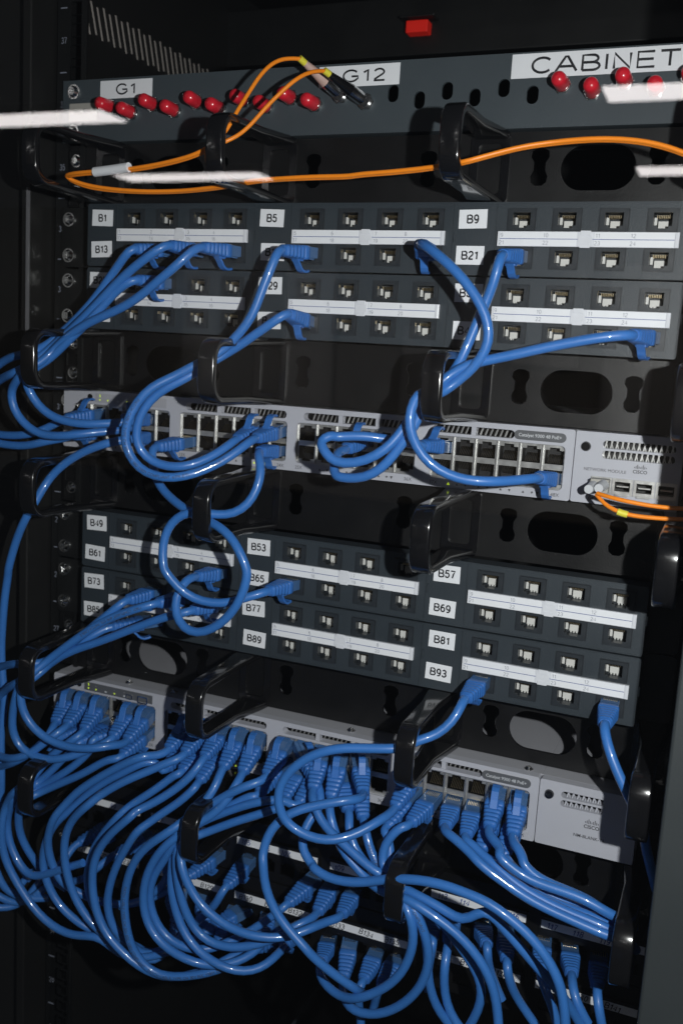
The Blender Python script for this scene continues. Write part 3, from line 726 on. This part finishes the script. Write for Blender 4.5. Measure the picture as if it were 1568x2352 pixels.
# --- second ring group, B85 area
cable('blue cable from the second socket right of sticker B73, slanting down left', '28 1 2 t',
 'G 572,225,-50 500,280,-58 440,320 380,375 300,435 210,500,-62 150,515,-74 90,510,-76 0,525,-66 -100,560')
cable('printed blue cable from the third socket right of sticker B73', '28 1 3 t',
 'G 702,240,-50 600,268,-58 480,312 380,372 280,445 200,505,-66 140,560,-76 85,590,-78 0,650,-66 M -150,400', words='11801 COMPLIANT 4PR ETL PATCH CABLE', s0=12)
cable('blue cable from the lowest socket right of sticker B85, half hidden by others', '28 1 2 b',
 'G 460,352,-45 400,395,-52 320,440 250,490 190,540,-60 140,580,-72 90,600,-76 M 150,200,-76 118,330,-74 108,450 110,540 150,660 240,750 380,800 550,800,-66 700,762 850,690,-56 1010,605,-48', '26 1 5 t')
cable('blue cable crossing below the round loop from the fourth socket right of B73', '28 1 4 t',
 'G 862,272,-50 740,302,-56 600,352 450,410 330,450 250,490 185,545,-62 135,590,-74 M 185,130,-76 180,250,-78 200,360 260,480 370,590 500,660 700,707 900,700,-70 1040,665 1140,632,-48', '26 1 6 t')
# --- B93 loop and the far right
cable('blue cable from the socket below sticker B93, forming the big loop over the lower switch', '28 3 1 b',
 'H 592,668,-50 560,735,-60 505,805 430,845,-68 375,852,-72 O 1400,205,-78 1290,215,-82 1150,215 1000,210 850,208 720,222,-90 570,265 430,345 310,460 255,580 248,700,-94 285,820 350,900 450,970 600,1030 750,1038,-86 900,1000 1050,930 1180,840,-66 1295,745,-48', '26 4 1 t')
cable('short visible blue cable from the last socket at the lower right, ending behind a ring', '28 3 4 b',
 'H 1218,780,-50 1225,850,-58 J 1235,330,-62 1270,430 1310,510,-66 1350,600,-66 1395,700,-60 L 1400,100,-50 1450,300')
# --- lower switch, first group
cable('blue cable from the first upper socket of the lower switch', '26 1 1 t',
 'M 490,485,-48 450,570,-58 400,640,-60 330,700 250,760,-66 150,820,-70 0,870,-60 -150,900')
cable('blue cable from the second upper socket of the lower switch', '26 1 2 t',
 'M 600,495,-48 530,550,-58 440,620 330,710,-66 240,770 120,800,-72 0,780,-66 -150,700')
cable('blue cable from the third upper socket of the lower switch', '26 1 3 t',
 'M 750,545,-48 680,605,-56 580,680 480,750 400,830 320,940,-62 250,1020,-74 140,1080,-78 60,1200,-72 Q 25,130 5,300,-76 20,450 70,600 150,740 240,890 340,1020 460,1130 600,1205 730,1230 860,1215,-66 R 0,1040,-60 140,1045 300,1015,-50 420,960', 'x:86,-363')
cable('blue cable from the third lower socket of the lower switch', '26 1 3 b',
 'M 560,600,-46 520,640,-52 450,730 400,810 350,900 300,970,-58 220,1040,-70 130,1120,-76 100,1200 Q 60,200,-68 70,330 110,460 180,590 260,680 R -330,300')
cable('blue cable from the fourth lower socket of the lower switch', '26 1 4 b',
 'M 780,620,-44 700,690,-50 600,760 480,890 380,980 310,1040,-58 220,1090,-72 180,1180,-72 Q 165,130,-68 165,250 200,370 270,490 340,590 420,690,-50 500,740,-40 600,800')
cable('blue cable from the fifth lower socket of the lower switch', '26 1 5 b',
 'M 910,600,-44 840,690,-50 760,780 640,880 500,970 310,1075,-58 220,1130,-68 140,1180,-68 Q 90,60,-60 60,200 50,330 100,480 190,620,-50 280,720')
cable('blue cable from the last lower socket in the first group of the lower switch', '26 1 6 b',
 'M 1120,748,-46 1000,790,-54 880,850 740,935 560,1010 430,1070 310,1120,-60 230,1170,-72 Q -30,150,-50 -60,400 0,740,-60 80,830 200,880 300,890 440,880,-40')
cable('blue cable curving out of the left edge below the others', None,
 'Q -80,820,-55 20,890 120,920 220,930 330,850 400,790,-40 560,720,-20')
cable('lowest blue cable at the left edge, curving upward to the right', None,
 'Q -80,960,-58 20,975 110,960 200,925 280,830 350,740 420,650,-30', r=2.8)
cable('short blue cable crossing behind the left arcs', None,
 'Q 190,760,-55 250,680 320,620,-40 480,580,-22', r=2.8)
# --- second group arcs
cable('outer blue arc from the second upper socket of the middle left port block', '26 2 2 t',
 'N 170,665,-48 0,730,-60 M 1300,770,-66 1100,850 950,930 800,1020 650,1130 560,1240,-72 Q 500,130,-76 445,260 425,400 445,530 500,650 560,750 640,800,-60 760,865 900,920 1060,945 1200,935,-40 R 200,580,-34 330,520 430,460,-32 510,400,-34', 'x:62,-323')
cable('lower blue arc from the second bottom socket of the middle left port block', '26 2 2 b',
 'N 190,790,-42 90,800,-50 M 1330,810,-58 1150,900 950,1000 780,1120 640,1250,-66 Q 500,200,-70 420,350 385,500 385,620 420,740 480,880 590,1010 700,1100 800,1160,-60 930,1220 1040,1260 1200,1290,-40 R 180,1020,-34 330,960 450,890,-30', 'x:20,-362')
cable('long blue arc from the third upper socket of the middle left port block', '26 2 3 t',
 'N 315,700,-48 200,770,-58 0,860 M 1200,960,-68 1000,1060 850,1160,-74 Q 800,40,-78 680,140 600,270 572,420 580,580 620,740 690,920 780,1060 880,1170 1000,1260,-66 1150,1300 R 150,1010,-46 350,1000 500,960,-36 650,900', 'x:48,-362', words='4PR ETL 11801 COMPLIANT PATCH CABLE TYPE CM', s0=200)
cable('blue cable below the third plug of the middle left port block', '26 2 3 b',
 'N 320,825,-44 240,880,-52 120,980 0,1060 M 1150,1230,-62 Q 1080,130,-68 950,270 850,420 800,560 780,720 800,860 850,990 930,1100 1010,1180,-58 1100,1230 R 100,1040,-46 240,1090 360,1060,-36', 'x:30,-362')
cable('bright blue arc from the fourth upper socket of the middle left port block', '26 2 4 t',
 'N 490,735,-48 410,860,-58 290,980 130,1090 0,1170,-68 M 1200,1270 Q 1200,130,-78 1050,250 920,390 845,540 825,720 840,900 890,1080 960,1220 1060,1330,-78 R 100,1110 240,1180,-72 360,1200 480,1190 620,1150 760,1080,-50 900,1000,-36', 'x:114,-372')
cable('blue arc from the fourth bottom socket of the middle left port block', '26 2 4 b',
 'N 480,900,-42 420,990,-54 320,1100 190,1190 50,1280 M 1300,1400,-66 Q 1250,260,-70 1130,430 1030,620 975,800 960,960 990,1100 1060,1230,-64 1180,1290 R 140,1030,-50 260,1000 420,900,-40 560,760 700,640 790,490,-36', 'x:88,-322')
cable('printed blue cable from the fifth upper socket of the middle left port block', '26 2 5 t',
 'N 650,845,-48 600,970,-58 540,1080 450,1190,-66 370,1260,-70 R 340,60,-84 240,120 130,210 50,330 10,460 -10,600 10,800,-80 50,960 130,1090 220,1160 330,1195 450,1192 580,1180,-66 720,1145 850,1090,-56 960,1040,-44', 'x:120,-366', words='PATCH CABLE TYPE CM 30V 60C 11801 COMPLIANT   PATCH CABLE TYPE CM 30V 60C 11801 COMPLIANT   ', s0=120)
cable('blue cable from the sixth upper socket of the middle left port block', '26 2 6 t',
 'N 825,890,-48 765,990,-58 700,1110 600,1230,-66 480,1300,-68 R 340,140,-78 230,270 160,420 138,560 150,700 200,830 290,940 400,1020 540,1085,-78 680,1110 800,1100 940,1055 1075,980,-44', 'x:106,-362')
# --- third group through the second ring
cable('upper blue cable of the bundle passing the second low ring from the right', '26 3 1 t',
 'N 1045,905,-48 900,980,-60 760,1040 600,1130 480,1210 380,1290,-66 300,1330,-74 R 330,240,-74 230,390 190,520 195,640 240,770 320,880 420,950 540,985,-66 680,980 810,920 960,850,-44 1110,750 1200,680,-38 1275,620,-34', 'x:142,-322')
cable('second blue cable of the bundle passing the second low ring', '26 3 1 b',
 'N 1020,1010,-42 920,1070,-52 780,1150 640,1210 480,1290 380,1345,-62 R 400,130,-70 370,300 355,440 375,600 420,750 480,880 570,990 690,1080 800,1130,-72 930,1160 1060,1130 1150,1065 1220,1000,-44', 'x:128,-368')
cable('third blue cable of the bundle, running left below a plug', '26 3 3 b',
 'N 1370,1095,-42 1250,1130,-50 1050,1125,-56 850,1170 650,1240 480,1310,-60 R 480,40,-68 400,200,-76 405,380,-74 430,540 480,700 550,830 650,920 780,960 900,965,-66 1050,945 1200,880 1300,815 1400,765,-50 1500,700,-36', 'x:157,-322')
cable('lowest blue cable of the bundle entering the second low ring', '26 3 2 b',
 'N 1210,1090,-42 1130,1200,-52 950,1260 750,1320 R 640,60,-60 540,95,-64 450,140,-72 425,260,-84 460,400 530,540 640,680 770,780 900,845 1050,885,-80 1200,892 1340,865 1480,800,-60 S 150,590,-52 260,545 325,505,-34', 'x:174,-323')
# --- loops of the middle right
cable('blue cable from the third port block, forming the large lower loop over the strips', '26 3 5 t',
 'O 1020,655,-50 930,670,-64 780,690 600,725 450,755 300,825 190,930,-84 130,1060 108,1200 R 1085,270,-90 1082,420 1125,580 1205,730 1310,860 1430,985 S 60,800,-88 190,920 320,1020 430,1090,-70 520,1140,-40 600,1150,-20')
cable('blue cable from the third upper socket of the middle port block', '26 3 3 t',
 'O 560,605,-48 570,700,-58 610,820 680,920 760,1000 880,1110,-66 1000,1220 1130,1320,-68 S 620,180,-68 690,240,-64 760,270,-66 840,320,-70 1000,400 1150,480 1280,580 T 80,520,-74 250,700 400,870 560,1060 720,1230,-64 840,1400 960,1600,-50')
cable('blue cable from the fourth upper socket of the middle port block', '26 3 4 t',
 'O 712,705,-48 715,800,-56 745,920 790,1050 860,1180 960,1280,-60 S 500,205,-60 580,290 660,340,-66 760,360,-74 850,390,-78 1000,490 1150,590 1290,715 1400,850 1475,980 1530,1130,-74 1555,1364 1560,1500')
cable('blue cable from the fourth lower socket of the middle port block', '26 3 4 b',
 'O 885,790,-44 878,900,-52 905,1030 960,1150 1050,1270,-58 S 600,180,-62 700,280,-66 790,370,-74 850,480,-80 885,600 890,720 855,860 760,1010 620,1110 450,1170,-72 320,1160 210,1080 150,990 140,960,-50', 'x:156,-368')
cable('printed blue cable from the fifth lower socket of the middle port block', '26 3 5 b',
 'O 1015,850,-44 1040,960,-52 1060,1080 1110,1200 1170,1310,-58 S 650,190,-62 720,290,-66 800,360,-72 890,460,-78 960,600 1005,750 1010,880 980,1000 900,1130 780,1230 620,1295 480,1290 380,1240,-60 320,1120,-45', 'x:173,-364', words='PATCH CABLE TYPE CM 30V 60C 11801 COMPLIANT', s0=20)
cable('blue cable from the first lower socket of the right port block', '26 4 1 b',
 'O 1250,885,-44 1225,960,-52 1240,1060 1262,1150 1245,1230,-58 S 700,120,-60 740,260,-66 810,350,-70 880,420,-72 960,600,-66 1000,800 1000,960,-60 1030,1140 1090,1280 1180,1380,-50')
cable('blue cable curving down from the second lower socket of the right port block', '26 4 2 b',
 'O 1455,860,-46 1370,905,-56 1280,975 1210,1070 1180,1180 1200,1290,-62 S 665,150,-64 720,230,-66 800,330,-68 900,400,-64 1060,520 1200,680 1310,840,-58 1400,980 1430,1120 1400,1260 1330,1380,-54')
cable('blue cable looping left of the middle low ring and crossing to the far lower right', '26 3 2 t',
 'O 650,640,-46 640,740,-50 570,800,-54 510,890 470,1000 465,1110,-70 510,1200 590,1290 S 80,120,-76 170,200 280,240 420,262 560,250 680,232,-82 760,228,-84 850,232,-86 1000,245 1180,290 1350,365 T 120,470,-90 300,610 450,730 580,880 680,1030 750,1180 790,1330 810,1600')
# --- right port block to the far right ring
cable('blue cable from the third lower socket of the right port block', '26 4 3 b',
 'P 405,905,-48 450,985,-60 540,1070 660,1175 T 0,90,-70 150,215 300,320 450,425 620,520 800,600 1000,690 1190,775,-70 1300,800,-68 1380,830,-60 1370,950 1350,1080,-50')
cable('blue cable from the fourth lower socket of the right port block', '26 4 4 b',
 'P 590,985,-48 640,1060,-56 720,1160 T 110,80,-62 230,190 380,320,-66 560,430 720,510 900,590 1050,640 1200,720,-66 1300,760,-64 1440,900,-50')
cable('blue cable from the fifth upper socket of the right port block', '26 4 5 t',
 'P 800,925,-48 850,1040,-60 930,1150 T 180,30,-70 300,140 420,230 560,300 720,350 900,410 1050,480 1195,575,-68 1300,620,-64 1420,700,-50')
cable('blue cable from the last upper socket of the right port block', '26 4 6 t',
 'P 1010,995,-48 1060,1100,-60 1110,1220,-64 T 420,110,-66 500,210 620,290,-66 780,350 950,420 1080,490,-60 1200,590,-58 1320,680,-50')
cable('blue cable from the fifth bottom socket of the right port block', '26 4 5 b',
 'P 740,1085,-44 800,1180,-50 890,1290,-54 T 350,220,-58 450,320,-60 560,410 720,490 880,540 1050,600 1200,670,-60 1320,720,-54')
cable('blue cable from the last bottom socket of the right port block, mostly hidden', '26 4 6 b',
 'P 935,1125,-42 980,1200,-48 T 250,60,-50 400,230,-54 560,350 700,430 900,510 1050,570 1200,640,-56 1320,700,-50')
# --- plugs standing in the black panels
def low(label, x, z, path): cable(label, f'x:{x},{z}', path)
low('blue plug cable under the strip numbered 117', 327, -322, 'T 870,1175,-42 880,1290,-50 930,1420 1010,1560,-50')
low('blue plug cable under the strip numbered 118, partly in shadow', 346, -322, 'T 1092,1270,-40 1100,1380,-46 1130,1560,-46 1160,1700')
low('blue plug cable left of the one under strip 117', 309.5, -322, 'T 580,1110,-38 640,1280,-44 700,1420 740,1580,-44')
low('blue plug cable under the strip numbered 116', 284, -322, 'T 285,1010,-36 290,1100,-40 330,1250,-36 420,1400,-30 560,1600')
low('blue plug cable under the strip numbered 115', 267.5, -322, 'T 105,860,-34 110,960,-36 140,1120,-30 240,1350')
low('blue plug cable under the strip numbered 114, dropping straight down', 247, -322, 'S 1160,745,-40 1140,860,-50 1125,1030 1140,1200 1210,1350,-50 1300,1450')
low('dark blue plug cable just right of the middle low ring', 231, -322, 'S 1040,700,-34 1030,800,-36 1000,960,-34 1000,1100,-30')
low('blue plug cable under the written number B135', 194, -366, 'S 478,1060,-40 450,1130,-42 470,1270,-36 480,1420')
low('dark blue plug cable right of the one under B135', 209, -366, 'S 640,1060,-34 600,1150,-34 560,1300,-30')
low('blue plug cable left of the strip reading B121, below the left arcs', -32, -322, 'Q 625,430,-34 600,520,-40 520,600,-44 400,680')
low('blue plug cable seen between the left arcs', 5, -322, 'Q 940,540,-34 860,620,-40 740,720 600,740,-38')
low('dark blue plug cable among the left arcs, lower row', 25, -322, 'R 320,440,-36 250,520,-38 120,600,-34 -40,640')
low('dark blue plug cable in the lower row under the arcs', 78, -366, 'R 740,900,-32 680,960,-32 560,1000,-30')
for o in _t: bpy.data.objects.remove(o)
# ------------------------------------------------------------------ orange fibre leads
def lead(label, paths, name='fibre_lead', grp=None, r=1.25):
    P0 = parse(paths[0]); root = thing(name, label, 'fibre cable', P0[0], grp); L = root.location/S
    for p in paths:
        mb = MB(); mb.tube(spline(parse(p), 3), r, 10); mb.v = [tuple(Vector(v)-L) for v in mb.v]; mb.build('strand', ORANGE, root)
    return root, L
r1, L = lead('orange fibre lead looping from the plugs beside label G12 down to the left ring', [
  'A 1345,262,-32 1290,258,-38 1230,275 1170,330,-52 1110,420 1060,500 1005,595,-72 960,640,-74 890,682,-74 800,712 700,735 600,752 500,762 400,768 330,775,-66 290,785,-62 310,800,-60 380,825 500,845 650,855 800,853,-52 920,842 1010,830,-56 1130,808 1220,800,-60 1400,790 1568,785 B 120,778,-64 250,768 380,755 480,742,-72 590,722,-78 700,692 850,655 1000,633,-66 1150,620 1280,620 1400,632 1500,655 1568,680 1700,740',
  'A 1455,316,-30 1400,318,-38 1330,350,-48 1260,410 1190,480 1120,560 1060,610 1000,636,-72 950,660,-72 890,690,-72 800,720 700,743 600,760 500,770 400,776 330,783,-64 297,793,-60 320,808,-58 380,833 500,852 650,860 800,858,-50 920,848 1010,836,-54 1130,815 1220,806,-58 1400,797 1568,792 B 120,785,-62 250,775 380,762 480,748,-70 590,728,-76 700,698 850,661 1000,640,-64 1150,627 1280,627 1400,640 1500,663 1568,688 1700,748'])
mb = MB(); mb.tube(spline(parse('A 425,769,-67 500,760,-68 578,748,-70')), 3.1, 12); mb.v = [tuple(Vector(v)-L) for v in mb.v]; mb.build('wrap_label', WHITE, r1)
for k, m_, tp in ((10, PINK, (1345, 262, -32)), (11, RING, (1455, 316, -30))):
    a_ = Vector((fx(k), -3, fz(k)+zf)); e = un(tp[0]*.5127, tp[1]*.5127, tp[2]); d = e-a_
    mb = MB(); mb.cyl(a_+d*.05, a_+d*.40, 4.3, 16, r2=4.0); mb.v = [tuple(Vector(v)-L) for v in mb.v]; co = mb.build('connector', STEEL, r1)
    mb = MB(); pts = [a_+d*(.38+.52*i/24) for i in range(25)]
    mb.tube(pts, lambda t: 3.8-2.0*t+(.35 if int(t*24) % 2 else 0), 14); mb.v = [tuple(Vector(v)-L) for v in mb.v]; mb.build('boot', m_, co)
    mb = MB(); mb.cyl(a_+d*.89, a_+d*1.02, 2.1, 12); mb.v = [tuple(Vector(v)-L) for v in mb.v]; mb.build('sleeve', YELLOW, co)
r2, L = lead('orange fibre lead plugged into the module of the upper switch', [
  'F 1185,530,-40 1230,545,-44 1300,562,-46 1400,582,-46 1500,595 1700,605', 'F 1180,535,-38 1210,575,-42 1260,608,-46 1330,628 1430,640 1568,648 1700,650'])
mb = MB(); mb.box(311.8, 322.6, YS31-9, YS31+2, U(31)-14, U(31)-5.6); mb.v = [tuple(Vector(v)-L) for v in mb.v]; cn = mb.build('connector', BEIGE, r2, .5)
for u_, v_ in ((1145, 512), (1190, 508)):
    e = un(764.1+u_*.5127, 861.2+v_*.5127, -32); a_ = Vector((e.x+1, YS31-8, e.z+.8))
    mb = MB(); mb.cyl(a_, e, 3.4, 16, r2=2.6); mb.v = [tuple(Vector(v)-L) for v in mb.v]; mb.build('boot', PALE, cn)
mb = MB(); mb.tube(parse('F 1275,612,-46 1298,620,-46 1320,626,-46'), 2.0, 12); mb.v = [tuple(Vector(v)-L) for v in mb.v]; mb.build('sleeve', YELLOW, r2)

# ------------------------------------------------------------------ ceiling lamps of the room (seen mirrored in the glass door) and the door itself
for i, (x0, y0, lb) in enumerate(((-4916, -5200, 'white ceiling light mirrored at the left edge over the G1 label'), (-4830, -7150, 'white ceiling light mirrored across the orange lead at left'),
                 (-443, -5210, 'white ceiling light mirrored over the red caps below CABINET'), (-469, -7200, 'white ceiling light mirrored at the right edge below CABINET'))):
    t = thing('ceiling_light', lb, 'ceiling light', (x0+700, y0+150, 1500), 'ceiling lights mirrored in the glass')
    mb = MB(); mb.box(-700, 700, -145, 145, -1, 0); mb.build('diffuser', LAMP, t)
    mb = MB(); mb.box(-715, 715, -160, 160, 2, 60); mb.build('housing', LFR, t)
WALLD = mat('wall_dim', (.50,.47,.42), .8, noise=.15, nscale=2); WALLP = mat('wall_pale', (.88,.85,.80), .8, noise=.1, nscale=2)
def far(u): return un(u, 800, 8220).x
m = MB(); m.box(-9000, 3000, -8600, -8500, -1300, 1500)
for a, b, z0, z1 in ((425, 505, -400, 1450), (655, 770, -700, 900), (1055, 1115, -200, 1450), (1180, 1330, 100, 1300), (1390, 1500, -500, 1000), (930, 990, -900, 400)):  # added pale panels, out of view, mirrored as soft haze bands in the door
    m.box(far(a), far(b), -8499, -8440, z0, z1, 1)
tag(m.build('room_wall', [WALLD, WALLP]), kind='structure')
gm = bpy.data.materials.new('door_glass'); gm.use_nodes = True; nt = gm.node_tree
for n in list(nt.nodes):
    if n.type == 'BSDF_PRINCIPLED': nt.nodes.remove(n)
out = [n for n in nt.nodes if n.type == 'OUTPUT_MATERIAL'][0]
tr = nt.nodes.new('ShaderNodeBsdfTransparent'); tr.inputs[0].default_value = (.93, .95, .95, 1)
gl = nt.nodes.new('ShaderNodeBsdfGlossy'); gl.inputs['Roughness'].default_value = 0.0
lw = nt.nodes.new('ShaderNodeLayerWeight'); lw.inputs[0].default_value = .5
pw = nt.nodes.new('ShaderNodeMath'); pw.operation = 'POWER'; pw.inputs[1].default_value = 5
m2 = nt.nodes.new('ShaderNodeMath'); m2.operation = 'MULTIPLY_ADD'; m2.inputs[1].default_value = .87; m2.inputs[2].default_value = .125
nt.links.new(lw.outputs['Facing'], pw.inputs[0])
mx = nt.nodes.new('ShaderNodeMixShader')
nt.links.new(pw.outputs[0], m2.inputs[0]); nt.links.new(m2.outputs[0], mx.inputs[0]); nt.links.new(tr.outputs[0], mx.inputs[1]); nt.links.new(gl.outputs[0], mx.inputs[2]); nt.links.new(mx.outputs[0], out.inputs[0])
mb = MB(); mb.add([(-600,-140,-640),(700,-140,-640),(700,-140,440),(-600,-140,440)], [(0,1,2,3)])
g = mb.build('glass_door', gm); tag(g, 'clear glass cabinet door in front of everything, mirroring the room lights', 'glass door')
